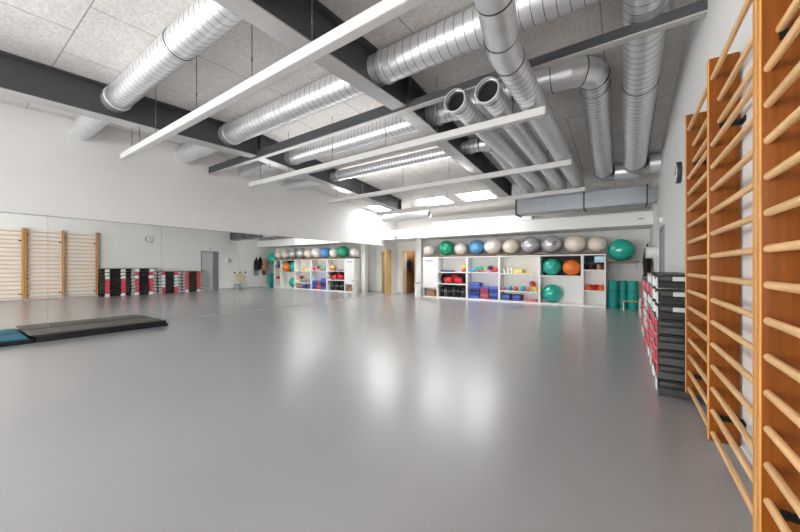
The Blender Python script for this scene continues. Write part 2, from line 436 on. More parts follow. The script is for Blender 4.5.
# duct 4 with elbow into the fourth lengthwise pipe
z = 3.64; yy = 6.25; R = .22; x4 = -2.15
e4 = arc((x4-R, yy+R), R, -PI/2, 0, 4, z, z-.05)
def drop(x, y0, z0, r, yend=9.42):
    # gentle bend down into the box duct
    return [(x, yend-.16, z0), (x, yend-.06, z0-.02), (x, yend, z0-.08), (x, yend+.01, 3.05)]
zf4 = 3.31
duct('thin spiral duct from behind the middle beam, bending into the leftmost lengthwise pipe', (-4, yy, z),
     [((XW, yy, z), (x4-R, yy, z)), ((x4, yy+R, z-.05), (x4, 9.26, zf4))], .13,
     elbows=[e4, drop(x4, 0, zf4, .13)],
     seams=[(e4[2], (.7, .7, 0)), (e4[0], ex)], collars=[((-6.27, yy, z), ex), ((-2.56, yy, z), ex), ((-2.92, yy, z), ex)], pitch=.09)
# open ended pipes 3 and 2
for x, r, lab in ((-1.785, .135, 'open ended spiral pipe, left one of the two dark pipe mouths'), (-1.365, .14, 'open ended spiral pipe, right one of the two dark pipe mouths')):
    duct(lab, (x, 6, 3.33), [((x, 3.83, 3.335), (x, 9.26, 3.315))], r, elbows=[drop(x, 0, 3.315, r)], collars=[((x, 3.835, 3.33), ey)], caps=[((x, 3.93, 3.33), ey)], pitch=.1)
# pipe 1 with its slight bend
x = -.98
duct('bent spiral pipe crossing under the broad duct and running lengthwise right of the pipe mouths', (x, 5, 3.335),
     [((x, 3.42, 3.335), (x, 9.26, 3.325)), ((-.73, 1.6, 3.335), (-.80, 2.3, 3.335))], .15,
     elbows=[[(-.80, 2.3, 3.335), (-.925, 2.95, 3.335), (x, 3.2, 3.335), (x, 3.42, 3.335)], drop(x, 0, 3.325, .15)],
     seams=[((-.80, 2.3, 3.335), (-.19, .98, 0)), ((-.84, 2.52, 3.335), (-.19, .98, 0)), ((-.94, 3.0, 3.335), (-.2, .98, 0)), ((x, 3.4, 3.335), ey)], pitch=.1)
# rectangular plenum duct
t = thing('box_duct', (-1, 9.5, 2.65), 'rectangular galvanised box duct under the round ducts, in front of the far bulkhead', 'duct')
obj('casing', box(B(), (-2.49, 9.25, 2.66), (.43, 9.75, 3.06), .004), M['sheet'], t)
for x0 in (-2.49, -.851, .40):
    b = B(); box(b, (x0, 9.225, 2.635), (x0+.03, 9.25, 3.075)); box(b, (x0, 9.225, 2.635), (x0+.03, 9.775, 2.66)); box(b, (x0, 9.225, 3.06), (x0+.03, 9.775, 3.085)); box(b, (x0, 9.75, 2.635), (x0+.03, 9.775, 3.075))
    obj('flange', b, M['dgrey'], t)
obj('outlet', box(B(), (.43, 9.3, 2.7), (XR, 9.7, 3.0)), M['sheet'], t)
# white ducts by the far end
t = thing('ventilation_duct', (-6.1, 9.95, 3.03), 'short white duct stub with dark open end above the far bulkhead', 'duct')
obj('pipe', tube(B(), [(-7.6, 9.95, 3.05), (-5.6, 9.95, 3.05)], .13, 28, False), M['trim'], t, smooth=True)
obj('damper', cyl(B(), (-5.66, 9.95, 3.05), (-5.65, 9.95, 3.05), .125, 28), M['dgrey'], t)  # dark disc painted as the shaded inside of the open end
t = thing('ventilation_duct', (-4, 11.4, 2.83), 'white painted round duct lying along the top of the far bulkhead', 'duct')
obj('pipe', cyl(B(), (-6.2, 11.35, 2.835), (-2.5, 11.35, 2.835), .133, 28), M['trim'], t, smooth=True)

# ------------------------------------------------------------------ light rails
RX0, RX1 = -7.2, -.80
for i, (y, zz, lab) in enumerate([(1.956, 3.08, 'white suspended light rail nearest the camera'), (4.305, 3.07, 'white suspended light rail, second from the camera, under the cross beam'),
                           (6.66, 3.06, 'white suspended light rail, third from the camera, under the pipes'), (9.1, 3.05, 'white suspended light rail farthest away, near the skylights')]):
    t = thing('light_rail', (-4.3, y, zz), lab, 'lamp', 'suspended light rails')
    w = .05; hh = .10
    obj('housing', box(B(), (RX0, y-w, zz), (RX1, y+w, zz+hh), .008), M['rail'], t)
    obj('diffuser', box(B(), (RX0+.02, y-.04, zz-.001), (RX1-.02, y+.04, zz+.004), 0), M['rail'], t)
    for xx in (RX0-.012, RX1): obj('end_cap', box(B(), (xx, y-w+.004, zz+.004), (xx+.012, y+w-.004, zz+hh-.004)), M['lgrey'], t)
    for xx in (-6.8, -6.45, -5.8, -4.5, -3.25, -2.3, -1.2):
        b = B(); zt = beam_z(y) if (-6.63 < xx < -6.39 or -2.86 < xx < -2.62) else ceil_z(y)
        cyl(b, (xx, y, zz+hh), (xx, y, zt), .005, 6)
        wo = obj('wire', b, M['wire'], t); WIRE(wo, t)
        obj('cable_grip', cyl(B(), (xx, y, zz+.3), (xx, y, zz+.35), .010, 8), M['wire'], wo)

# ------------------------------------------------------------------ wall bars
def wall_bars(ys, lab):
    """ys: far faces of the three uprights, far to near"""
    t = thing('wall_bars', (.53, ys[1], .075), lab, 'wall bars', 'wall bars on the right wall')
    UP = {}; th = .045; x0, x1 = .448, .6
    for y in ys:
        b = B(); box(b, (x0, y-th, .075), (x1, y, 2.575), .011, 3)
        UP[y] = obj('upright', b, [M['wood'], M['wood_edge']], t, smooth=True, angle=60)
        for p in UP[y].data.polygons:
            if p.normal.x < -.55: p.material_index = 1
    for a, c in zip(ys, ys[1:]):
        for i in range(17):
            zz = 2.443-.1446*i; xx = .505 if i in (1, 2) else .472
            b = B(); f = frames([(xx, c-.004, zz), (xx, a-th+.004, zz)])
            rings = [[b.verts.new(p+Vector((math.cos(2*PI*k/14)*.014, 0, math.sin(2*PI*k/14)*.0165))) for k in range(14)] for p, *_ in f]
            for k in range(14): b.faces.new((rings[0][k], rings[0][(k+1) % 14], rings[1][(k+1) % 14], rings[1][k]))
            b.faces.new(rings[0]); b.faces.new(rings[1])
            obj('rung', b, M['rung'], t, smooth=True, angle=60)
    for y in ys:
        for zz in (2.125, .24):
            b = B(); box(b, (.50, y-th-.006, zz-.018), (XR, y-th, zz+.018), .003); box(b, (XR-.008, y-th-.07, zz-.018), (XR, y-th, zz+.018), .003)
            cyl(b, (.53, y-th-.01, zz), (.53, y-th, zz), .011, 8)
            obj('bracket', b, M['black_metal'], UP[y])
    return t
wall_bars([3.907, 2.95, 2.007], 'far double section of wooden wall bars beside the stacked step platforms')
wall_bars([1.955, .995, .04], 'near double section of wooden wall bars cut by the right edge of the photo')

# ------------------------------------------------------------------ step platform stacks
SW, SD, SH = .955, .33, .1425
def step_proto(endm, footm, band):
    t = thing('step_platform', (0, 0, 0), 'x', 'step platform')
    h = SH
    b = B(); vs = []
    box(b, (-SD/2, -SW/2, h*.5), (SD/2, SW/2, h-.008), .016, 2)
    obj('deck', b, M['black'], t, smooth=True)
    obj('rubber_top', box(B(), (-SD/2+.015, -SW/2+.02, h-.008), (SD/2-.015, SW/2-.02, h-.001), .002), M['dgrey'], t)
    b = B(); box(b, (-SD/2+.05, -SW*.17, .0), (SD/2-.05, SW*.17, h*.5)); obj('underside', b, M['black'], t)
    for s in (-1, 1):
        # flared end section
        b = B(); y0, y1 = s*SW*.33, s*(SW/2-.006)
        pts = [(y0, h*.86), (s*(SW/2-.035), h*.86), (y1, .10*h), (y0, .10*h)]
        poly_prism(b, pts, 0, -SD/2-.006, SD/2-.012)
        obj('end_section', b, endm, t)
        b = B(); box(b, (-SD/2-.012, s*SW*.27-.075, 0), (SD/2+.0, s*SW*.27+.075, h*.80), .012, 2)
        fo = obj('foot', b, footm, t, smooth=True)
        b = B(); box(b, (-SD/2-.016, s*SW*.27-.06, h*.80), (-SD/2+.04, s*SW*.27+.06, h*.90), .006); obj('grip', b, M['lgrey'] if not band else M['black'], fo)
        if band:
            b = B(); ye = s*(SW/2); box(b, (-.07, min(ye, ye+s*.003), h*.58), (SD/2-.03, max(ye, ye+s*.003), h*.86)); obj('end_band', b, M['lgrey'], t)
    return t
protos = {}
STACKS = [(4.41, 'WWWRRRRW', 'stack beside the wall bars', 3), (5.38, 'WRWRRRRW', 'second stack from the wall bars', 0),
          (6.35, 'RWWWWRR', 'third stack from the wall bars', 0), (7.32, 'RRRRRRW', 'stack beside the grey door', 0)]
pos8 = ['topmost', 'second from top', 'third from top', 'fourth from top', 'fifth from top', 'third from bottom', 'second from bottom', 'bottom one']
pos7 = ['topmost', 'second from top', 'third from top', 'middle one', 'third from bottom', 'second from bottom', 'bottom one']
for si, (y, rows, sname, nb) in enumerate(STACKS):
    n = len(rows)
    for i, ch in enumerate(rows):
        band = i < nb
        key = (ch, 'b' if (band or (si == 0 and i == n-1)) else ('d' if si == 0 else 'g'), band)
        lab = 'black step platform with %s feet, %s in %s' % ('white' if ch == 'W' else 'red', (pos8 if n == 8 else pos7)[i], sname)
        loc = (.436+random.uniform(-.006, .006), y+random.uniform(-.012, .012), (n-1-i)*SH)
        if key not in protos:
            p = step_proto(M['black'] if key[1] == 'b' else (M['dgrey'] if key[1] == 'd' else M['lgrey']), M['white'] if ch == 'W' else M['red'], band)
            p.location = loc; p['label'] = lab; p['group'] = 'stacked step platforms'; protos[key] = p
        else: copy_thing(protos[key], loc, lab, 'stacked step platforms')

# ------------------------------------------------------------------ mats by the mirror
def gym_mat(lo, hi, m, lab, bev=.012):
    b = B(); box(b, lo, hi, bev, 3)
    return tag(obj('exercise_mat', b, m, base=((lo[0]+hi[0])/2, (lo[1]+hi[1])/2, lo[2]), smooth=True), lab, 'mat', 'exercise mats along the mirror')
gym_mat((-8.43, 1.0, 0), (-7.74, 2.83, .055), M['mat_black'], 'black exercise mat on the floor, lowest under the taupe mat')
gym_mat((-8.42, 1.0, .055), (-7.75, 2.80, .11), M['mat_black'], 'black exercise mat sandwiched directly under the taupe mat')
gym_mat((-8.42, .93, .11), (-7.76, 2.72, .13), M['mat_top'], 'taupe exercise mat on top of the black mats by the mirror', .008)
gym_mat((-8.43, -.86, 0), (-7.74, .985, .068), M['mat_black'], 'black exercise mat on the floor under the blue mat')
gym_mat((-8.42, -.88, .068), (-7.75, .915, .09), M['mat_teal'], 'turquoise blue exercise mat at the left edge by the mirror', .008)

# ------------------------------------------------------------------ shelving
KF = 1.06                     # the shelving is laid out at 1:1.06 and brought to size below
BEFORE = set(C.objects)
Y0, Y1 = 10.6, 11.0
TOP = 1.57
def unit(name, x0, x1, levels, lab, dark_back=(), th=.033):
    t = thing(name, ((x0+x1)/2, (Y0+Y1)/2, 0), lab, 'shelving unit', 'white shelving units along the far wall')
    for a in (x0, x1-th): obj('side_panel', box(B(), (a, Y0, 0), (a+th, Y1, TOP-.035), .002), M['shelf'], t)
    obj('top_panel', box(B(), (x0, Y0, TOP-.035), (x1, Y1, TOP), .002), M['shelf'], t)
    obj('back_panel', box(B(), (x0+th, Y1-.012, .0), (x1-th, Y1, TOP-.035)), M['shelf'], t)
    obj('bottom_panel', box(B(), (x0+th, Y0+.005, 0), (x1-th, Y1-.012, .06), .002), M['shelf'], t)
    for z in levels: obj('shelf', box(B(), (x0+th, Y0+.004, z-.035), (x1-th, Y1-.012, z), .002), M['shelf'], t)
    for z0, z1 in dark_back: obj('lining', box(B(), (x0+th, Y1-.02, z0), (x1-th, Y1-.012, z1)), M['liner'], t)  # dark back sheet standing in for shadow and dark contents
    return t
X = [-6.25, -5.66, -4.50, -3.38, -2.15, -1.0, -.43]
# cabinet with door
t = thing('storage_cabinet', (-5.95, 10.8, 0), 'narrow white cabinet with plain door and open slot below, left end of the shelving', 'cabinet')
for a in (X[0], X[1]-.02): obj('side_panel', box(B(), (a, Y0, 0), (a+.02, Y1, TOP-.02)), M['shelf'], t)
obj('top_panel', box(B(), (X[0], Y0, TOP-.02), (X[1], Y1, TOP)), M['shelf'], t)
obj('back_panel', box(B(), (X[0]+.02, Y1-.012, 0), (X[1]-.02, Y1, TOP-.02)), M['shelf'], t)
obj('bottom_panel', box(B(), (X[0]+.02, Y0, 0), (X[1]-.02, Y1-.012, .05)), M['shelf'], t)
obj('shelf', box(B(), (X[0]+.02, Y0+.02, .39), (X[1]-.02, Y1-.012, .42)), M['shelf'], t)
dr = obj('door', box(B(), (X[0]+.004, Y0-.02, .385), (X[1]-.004, Y0, TOP-.004), .002), M['shelf'], t)
# printed sheet on the door with blue lettering strokes
b = B(); box(b, (-6.17, Y0-.022, 1.33), (-5.76, Y0-.02, 1.52)); obj('notice_sheet', b, M['paperwhite'], dr)['label'] = 'white paper notice with small blue lettering'
b = B(); xx = -6.12
for k in range(6):
    w = .052
    for q in range(3 if k % 2 == 0 else 2): box(b, (xx+q*.017, Y0-.0235, 1.395), (xx+q*.017+.009, Y0-.022, 1.45))
    box(b, (xx, Y0-.0235, 1.443), (xx+.043, Y0-.022, 1.455)); xx += w
obj('lettering', b, M['ink'], dr)
b = B(); box(b, (-6.12, Y0+.06, .05), (-5.80, Y0+.32, .27), .006); tag(obj('cardboard_box', b, M['card'], base=(-5.96, 10.8, .05)), 'brown cardboard box in the open slot under the white cabinet door', 'box')
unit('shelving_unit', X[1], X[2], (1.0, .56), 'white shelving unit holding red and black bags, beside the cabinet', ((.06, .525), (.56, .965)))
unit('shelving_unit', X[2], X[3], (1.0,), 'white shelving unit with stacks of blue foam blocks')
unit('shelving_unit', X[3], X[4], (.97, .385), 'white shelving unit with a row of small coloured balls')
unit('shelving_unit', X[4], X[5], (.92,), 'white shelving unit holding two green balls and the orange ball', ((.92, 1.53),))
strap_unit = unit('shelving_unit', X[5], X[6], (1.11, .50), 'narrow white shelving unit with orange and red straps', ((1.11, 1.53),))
tag(obj('ball_shelf', box(B(), (X[0], Y0-.02, 1.595), (X[6], Y1+.15, 1.62), .003), M['bboard'], base=(-3.3, 10.8, 1.595)), 'long brown board above the shelving carrying the row of gym balls', 'shelf')
b = B()
t = thing('wall_shelf', (-.05, 10.8, 1.33), 'thin brown shelf board at the right end carrying the large teal ball', 'shelf')
obj('board', box(B(), (X[6]+.003, Y0, 1.335), (.33, YF/KF, 1.36), .003), M['bboard'], t)
for xx in (-.36, .26): obj('bracket', box(box(B(), (xx, YF/KF-.30, 1.315), (xx+.02, YF/KF, 1.335)), (xx, YF/KF-.02, 1.12), (xx+.02, YF/KF, 1.315)), M['lgrey'], t)
for k, px in enumerate((-5.9, -5.0, -3.94, -2.76, -1.58, -.7)):
    pass
# risers of the ball board
for k in range(7):
    pass

def ball(c, r, m, lab, group='gym balls', name='gym_ball', plug=True, mark=False):
    z0 = c[2]
    t = thing(name, (c[0], c[1], z0), lab, 'ball', group)
    rz = r*.965
    obj('ball_skin', ellip(B(), (c[0], c[1], z0+rz), (r*1.01, r*1.01, rz), 40, 24), m, t, smooth=True, angle=80)
    if plug:
        p = Vector((c[0], c[1], z0+rz)); d = Vector((random.uniform(-.5, .5), -1, random.uniform(-.3, .3))).normalized()
        obj('valve_plug', cyl(B(), p+d*(r*.985), p+d*(r+.004), r*.035, 12), m, t)
    if mark:
        p = Vector((c[0], c[1], z0+rz)); b = B()
        for az, el in ((.35, .05), (.52, .18), (.46, -.1)):
            d = Vector((math.sin(az), -math.cos(az), el)).normalized()
            q = bmesh.ops.create_cube(b, size=1)
            rot = d.to_track_quat('Z', 'Y').to_matrix() @ Matrix.Rotation(.5, 3, 'Z')
            for v in q['verts']: v.co = p+d*(r*1.0)+rot @ Vector((v.co.x*.085, v.co.y*.03, v.co.z*.01))
        obj('printed_mark', b, M['dgrey'], t)
    return t
Bz = 1.62
ROW = [(-6.085, .235, 'pearl_vinyl', 'small pearl white gym ball at the left end of the ball row, above the cabinet'),
       (-5.374, .285, 'green_vinyl', 'dark green gym ball in the row on the board, left of the blue one'),
       (-4.803, .24, 'pearl_vinyl', 'small pearl white gym ball between the green and the blue ball'),
       (-4.208, .268, 'blue_vinyl', 'light blue gym ball in the row on the board'),
       (-3.654, .296, 'pearl_vinyl', 'large pearl white gym ball just right of the blue ball'),
       (-3.052, .268, 'cream_vinyl', 'cream gym ball left of the two silver balls'),
       (-2.451, .284, 'silver_vinyl', 'plain silver gym ball, left one of the two silver balls'),
       (-1.842, .290, 'silver_vinyl', 'silver gym ball with dark printing, right one of the two silver balls'),
       (-1.205, .285, 'cream_vinyl', 'large cream gym ball right of the silver balls'),
       (-.651, .24, 'cream_vinyl', 'smaller cream gym ball at the right end of the ball row')]
for i, (x, r, m, lab) in enumerate(ROW): ball((x, 10.8, Bz), r, M[m], lab, mark=(i == 7))
ball((-.087, 10.85, 1.36), .315, M['teal_vinyl'], 'large teal gym ball on the lower board at the right end', None)
ball((-1.842, 10.86, .92), .268, M['teal_vinyl'], 'green gym ball on the upper shelf beside the orange ball', 'gym balls in the shelving')
ball((-1.30, 10.85, .92), .245, M['orange_vinyl'], 'orange gym ball on the shelf', 'gym balls in the shelving')
ball((-1.83, 10.86, .06), .285, M['teal_vinyl'], 'green gym ball on the lowest shelf under the other green ball', 'gym balls in the shelving')

# ---- small contents of the shelving
def lump(name, c, r, m, lab, cat, group=None, strap=None):
    """soft bag: squashed, slightly lumpy ellipsoid sitting on z=c[2], with a carrying strap"""
    t = thing(name, c, lab, cat, group)
    b = B(); ellip(b, (c[0], c[1], c[2]+r[2]), r, 20, 12)
    for v in b.verts:
        k = 1+.07*math.sin(9*v.co.x+5*v.co.z)*math.cos(11*v.co.z)
        v.co.x = c[0]+(v.co.x-c[0])*k
        v.co.z = max(c[2], min(c[2]+r[2]*1.75, v.co.z))
    obj('bag_body', b, m, t, smooth=True, angle=70)
    s = B(); tube(s, [(c[0]-r[0]*.45, c[1]-r[1]*.8, c[2]+r[2]*1.35), (c[0]-r[0]*.3, c[1]-r[1]*.85, c[2]+r[2]*1.7), (c[0]+r[0]*.3, c[1]-r[1]*.85, c[2]+r[2]*1.7), (c[0]+r[0]*.45, c[1]-r[1]*.8, c[2]+r[2]*1.35)], .012, 6)
    obj('handle', s, strap or m, t, smooth=True)
    return t
def slabthing(name, lo, hi, m, lab, cat, group=None, bev=.012):
    return tag(obj(name, box(B(), lo, hi, bev, 2), m, base=((lo[0]+hi[0])/2, (lo[1]+hi[1])/2, lo[2]), smooth=True), lab, cat, group)
# bay 1
slabthing('folded_mat', (-5.57, 10.66, 1.0), (-5.10, 10.95, 1.055), M['navy'], 'flat dark folded mat on the top shelf above the red bags', 'mat')
lump('cushion', (-4.68, 10.82, 1.0), (.10, .12, .05), M['red_vinyl'], 'red cushion under the yellow ball, upper shelf left', 'cushion')
ball((-4.68, 10.82, 1.085), .095, M['yellow_vinyl'], 'yellow ball resting on a red cushion', None, 'small_ball', False)
lump('gym_bag', (-5.28, 10.76, .56), (.18, .14, .145), M['red_vinyl'], 'red gym bag, left one of the two red bags', 'bag', 'red gym bags', M['band_red'])
lump('gym_bag', (-4.86, 10.76, .56), (.16, .14, .14), M['red_vinyl'], 'red gym bag, right one of the two red bags', 'bag', 'red gym bags', M['band_red'])
lump('gym_bag', (-5.07, 10.88, .56), (.17, .09, .20), M['band_red'], 'dark red bag squeezed in behind the two red bags', 'bag', None, M['band_red'])
lump('gym_bag', (-4.62, 10.86, .56), (.085, .10, .17), M['cloth_black'], 'black bag right of the red bags', 'bag', 'black bags', M['black'])
lump('gym_bag', (-5.53, 10.86, .56), (.085, .10, .18), M['cloth_black'], 'black bag left of the red bags', 'bag', 'black bags', M['black'])
KB = ['leftmost', 'second from left', 'third from left', 'third from right', 'second from right', 'rightmost']
for k in range(6):
    x = -5.52+k*.165; r = .075; h = .36-.02*(k % 3)
    t = thing('weight_bag', (x, 10.74, .06), 'dark weight bag on bottom shelf under the red bags, %s of six' % KB[k], 'weight bag', 'weight bags on the bottom shelf')
    b = B(); tube(b, [(x, 10.74, .06), (x, 10.74, .08), (x+.005, 10.74, .06+h*.5), (x, 10.74, .06+h*.9), (x, 10.74, .06+h)], r, 16, True, [r*.9, r, r*1.03, r*.92, r*.6])
    obj('bag_body', b, M['dgrey'] if k % 2 else M['cloth_black'], t, smooth=True)
    b = B(); tube(b, [(x-.04, 10.67, .06+h*.55), (x-.045, 10.645, .06+h*.7), (x+.045, 10.645, .06+h*.7), (x+.04, 10.67, .06+h*.55)], .009, 6)
    obj('handle', b, M['lgrey'], t, smooth=True)
# bay 2
lump('soft_bag', (-4.33, 10.76, 1.0), (.12, .12, .09), M['blue_vinyl'], 'blue soft bag at the left on the shelf above the foam blocks', 'bag')
lump('soft_bag', (-4.14, 10.80, 1.0), (.13, .12, .12), M['teal_vinyl'], 'teal soft bag next to the blue one on the shelf above the foam blocks', 'bag')
lump('soft_bag', (-4.08, 10.68, 1.0), (.12, .06, .05), M['coral_vinyl'], 'flat coral pouch in front of the teal bag', 'pouch')
lump('soft_bag', (-3.90, 10.82, 1.0), (.11, .10, .10), M['lime_vinyl'], 'pale green soft bag in the middle above the foam blocks', 'bag')
lump('soft_bag', (-3.75, 10.84, 1.0), (.09, .10, .13), M['dgrey'], 'dark grey pouch behind the pink one', 'pouch')
lump('soft_bag', (-3.76, 10.68, 1.0), (.13, .07, .05), M['pink_vinyl'], 'flat pink pouch beside the red bag', 'pouch')
lump('soft_bag', (-3.54, 10.76, 1.0), (.13, .12, .105), M['red_vinyl'], 'red soft bag at the right above the foam blocks', 'bag')
layer = ['bottom', 'second', 'third', 'fourth', 'fifth', 'sixth']
def blocks(x0, x1, z0, hh, cols, sname):
    for k, c in enumerate(cols):
        dx = random.uniform(-.012, .012)
        slabthing('foam_block', (x0+dx, 10.64, z0+k*hh), (x1+dx, 10.94, z0+(k+1)*hh-.004), M[c], '%s foam block, %s in %s' % ({'foam_blue': 'blue', 'foam_lblue': 'light blue', 'foam_red': 'red', 'foam_tan': 'tan', 'navy': 'navy'}[c],
                  ('topmost' if k == len(cols)-1 else layer[k]+(' from the bottom' if k else ' one')), sname), 'foam block', 'stacked foam blocks', .018)
blocks(-4.44, -4.06, .06, .115, ['foam_lblue', 'foam_blue', 'navy', 'foam_lblue', 'foam_lblue'], 'the tall left stack')
blocks(-4.03, -3.75, .06, .088, ['foam_red', 'foam_tan', 'foam_red', 'foam_red', 'foam_lblue'], 'the red middle stack')
blocks(-3.72, -3.44, .06, .11, ['foam_blue', 'foam_lblue', 'foam_blue', 'foam_lblue'], 'the right stack')
# bay 3
for k, (x, lab) in enumerate([(-3.26, 'white bottle, leftmost of three on the shelf above the small balls'), (-3.12, 'white bottle, middle of three on the shelf above the small balls'), (-3.01, 'white bottle, right one of three, beside the yellow box')]):
    t = thing('bottle', (x, 10.74, .97), lab, 'bottle', 'white bottles on the shelf')
    h = (.17, .24, .21)[k]
    obj('bottle_body', tube(B(), [(x, 10.74, .97), (x, 10.74, .975), (x, 10.74, .97+h*.7), (x, 10.74, .97+h*.84)], .04, 16, True, [.038, .042, .042, .016]), M['white'], t, smooth=True)
    obj('cap', cyl(B(), (x, 10.74, .97+h*.84), (x, 10.74, .97+h), .018, 12), M['lgrey'], t)
slabthing('storage_box', (-2.93, 10.66, .97), (-2.66, 10.92, 1.11), M['yellow'], 'pale yellow box on the shelf beside the white bottles', 'box', None, .006)
slabthing('folded_cloth', (-2.66, 10.66, .97), (-2.35, 10.9, .995), M['yellow_vinyl'], 'thin yellow folded cloth right of the yellow box', 'cloth', None, .008)
SB = [(-3.27, .062, 'coral_vinyl', 'small red ball at the left end of the small ball row'), (-3.09, .085, 'aqua_vinyl', 'small aqua ball, left one of two in the small ball row'),
      (-2.89, .08, 'coral_vinyl', 'small red ball between the two aqua balls'), (-2.66, .09, 'aqua_vinyl', 'small aqua ball, right one of two in the small ball row'),
      (-2.50, .068, 'coral_vinyl', 'small red ball right of the aqua balls'), (-2.39, .055, 'lime_vinyl', 'tiny pale green ball left of the yellow balls'),
      (-2.29, .058, 'yellow_vinyl', 'small yellow ball at the right end of the small ball row')]
for x, r, m, lab in SB: ball((x, 10.74, .385), r, M[m], lab, 'small coloured balls', 'small_ball', False)
ball((-2.33, 10.87, .385), .085, M['yellow_vinyl'], 'yellow ball at the back under the red one', 'small coloured balls', 'small_ball', False)
ball((-2.40, 10.85, .545), .09, M['red_vinyl'], 'small dark red ball piled on top of the yellow balls', 'small coloured balls', 'small_ball', False)
def crate(x0, x1, lab):
    t = thing('storage_bin', ((x0+x1)/2, 10.78, .06), lab, 'bin', 'navy storage bins')
    b = B()
    for lo, hi in (((x0, 10.64, .06), (x1, 10.93, .075)), ((x0, 10.64, .075), (x1, 10.655, .26)), ((x0, 10.915, .075), (x1, 10.93, .26)), ((x0, 10.655, .075), (x0+.015, 10.915, .26)), ((x1-.015, 10.655, .075), (x1, 10.915, .26))): box(b, lo, hi)
    obj('bin_body', b, M['navy'], t)
    obj('bin_contents', box(B(), (x0+.016, 10.657, .076), (x1-.016, 10.913, .24), .02), M['foam_blue'], t, smooth=True)
    b = B(); box(b, (x0+.03, 10.632, .16), (x1-.03, 10.64, .235), .002); box(b, (x0+.03, 10.634, .09), (x1-.05, 10.64, .13), .002); obj('bin_label', b, M['foam_lblue'], t)
crate(-3.31, -3.03, 'navy storage bin with blue contents, left one on the bottom shelf')
crate(-2.98, -2.70, 'navy storage bin with blue contents, right one on the bottom shelf')
slabthing('folded_mat', (-2.58, 10.66, .06), (-2.22, 10.93, .13), M['red_vinyl'], 'flat red folded mat on the bottom shelf right of the navy bins', 'mat')
# bay 5
its = [(-.90, .065, 'cloth_black', 'black'), (-.80, .06, 'cloth_brown', 'dark brown'), (-.69, .055, 'cloth_black', 'second black'), (-.61, .06, 'cloth_tan', 'tan'), (-.51, .055, 'cloth_brown', 'reddish brown')]
labs = ['black rolled glove at the left on the top shelf under the pale blue notice', 'dark brown rolled glove left of centre on the top shelf of the strap unit', 'black rolled glove right of centre on the top shelf of the strap unit', 'tan rolled glove on the top shelf of the strap unit', 'brown rolled glove at the right end of the top shelf of the strap unit']
for (x, r, m, _), lab in zip(its, labs): lump('glove', (x, 10.76, 1.11), (r, .09, r*1.5), M[m], lab, 'glove', 'gloves on the top shelf')
slabthing('glove_box', (-.93, 10.88, 1.11), (-.66, 10.97, 1.36), M['dgrey'], 'dark grey box behind the gloves', 'box', None, .006)
b = B(); box(b, (-.70, Y0-.004, 1.32), (-.45, Y0-.001, 1.50)); n = obj('notice_sheet', b, M['paper'], strap_unit); n['label'] = 'pale blue paper notice'
b = B()
for zz, w in ((1.455, .17), (1.425, .13), (1.395, .18), (1.365, .10)): box(b, (-.66, Y0-.0052, zz), (-.66+w, Y0-.004, zz+.009))
obj('lettering', b, M['blue_vinyl'], n)
straps = [(-.86, .0, 'band_orange', 'left orange'), (-.74, .25, 'band_red', 'left red'), (-.66, -.2, 'band_red', 'right red'), (-.56, .3, 'band_orange', 'right orange')]
for k, (x, a, m, nm) in enumerate(straps):
    b = B()
    for q in range(5):
        w = .10-.012*q; z0 = .50+.032*q
        P = [(x+math.cos(u*2*PI/16)*w+.01*math.sin(3*u+q), 10.76+math.sin(u*2*PI/16)*.09, z0+.014+.012*math.sin(u*1.1+a*6+q)+.0) for u in range(17)]
        tube(b, P, .016, 6, False)
    tag(obj('strap', b, M[m], base=(x, 10.76, .5), smooth=True), nm+' coiled strap heaped on the middle shelf of the narrow unit', 'strap', 'coiled straps')
# mat rolls and step stool at right end
def roll(x, y, r, h, lab):
    t = thing('mat_roll', (x, y, 0), lab, 'mat', 'rolled green mats')
    b = B(); P = []
    n = 90; turns = 4
    inner, outer = [], []
    for i in range(n+1):
        a = 2*PI*turns*i/n; rr = .025+(r-.025)*i/n
        inner.append((x+math.cos(a)*(rr-.006), y+math.sin(a)*(rr-.006))); outer.append((x+math.cos(a)*rr, y+math.sin(a)*rr))
    ring_ = outer+inner[::-1]
    v0 = [b.verts.new((p[0], p[1], 0)) for p in ring_]; v1 = [b.verts.new((p[0], p[1], h)) for p in ring_]
    m = len(ring_)
    for i in range(m): b.faces.new((v0[i], v0[(i+1) % m], v1[(i+1) % m], v1[i]))
    for i in range(n):
        b.faces.new((v1[i], v1[i+1], v1[m-2-i], v1[m-1-i])); b.faces.new((v0[i], v0[m-1-i], v0[m-2-i], v0[i+1]))
    obj('rolled_mat', b, M['roll'], t, smooth=True, angle=50)
    obj('tie', tube(B(), [(x+math.cos(k*2*PI/24)*(r+.003), y+math.sin(k*2*PI/24)*(r+.003), h*.62) for k in range(25)], .006, 6, False), M['black'], t, smooth=True)
roll(-.275, 10.80, .125, .79, 'rolled green mat standing upright, leftmost of three')
roll(-.045, 10.85, .095, .80, 'slimmer rolled green mat standing in the middle of three')
roll(.165, 10.80, .125, .79, 'rolled green mat standing upright, rightmost of three')
t = thing('step_stool', (.13, 10.45, 0), 'small stool with pale wooden top and white legs in front of the green mats', 'stool')
obj('seat', box(B(), (-.05, 10.38, .235), (.33, 10.56, .26), .004), M['tan'], t)
for xx in (-.04, .30):
    for yy in (10.39, 10.53): obj('leg', box(B(), (xx, yy, 0), (xx+.02, yy+.02, .235), .002), M['white'], t)
# bin by the column
t = thing('waste_bin', (-6.4, 10.48, 0), 'white waste bin in front of the white column', 'bin')
obj('bin_body', tube(B(), [(-6.4, 10.48, 0), (-6.4, 10.48, .54)], .13, 24, True, [.115, .135]), M['white'], t, smooth=True)
obj('lid', tube(B(), [(-6.4, 10.48, .54), (-6.4, 10.48, .575), (-6.4, 10.48, .60)], .14, 24, True, [.14, .138, .10]), M['lgrey'], t, smooth=True)

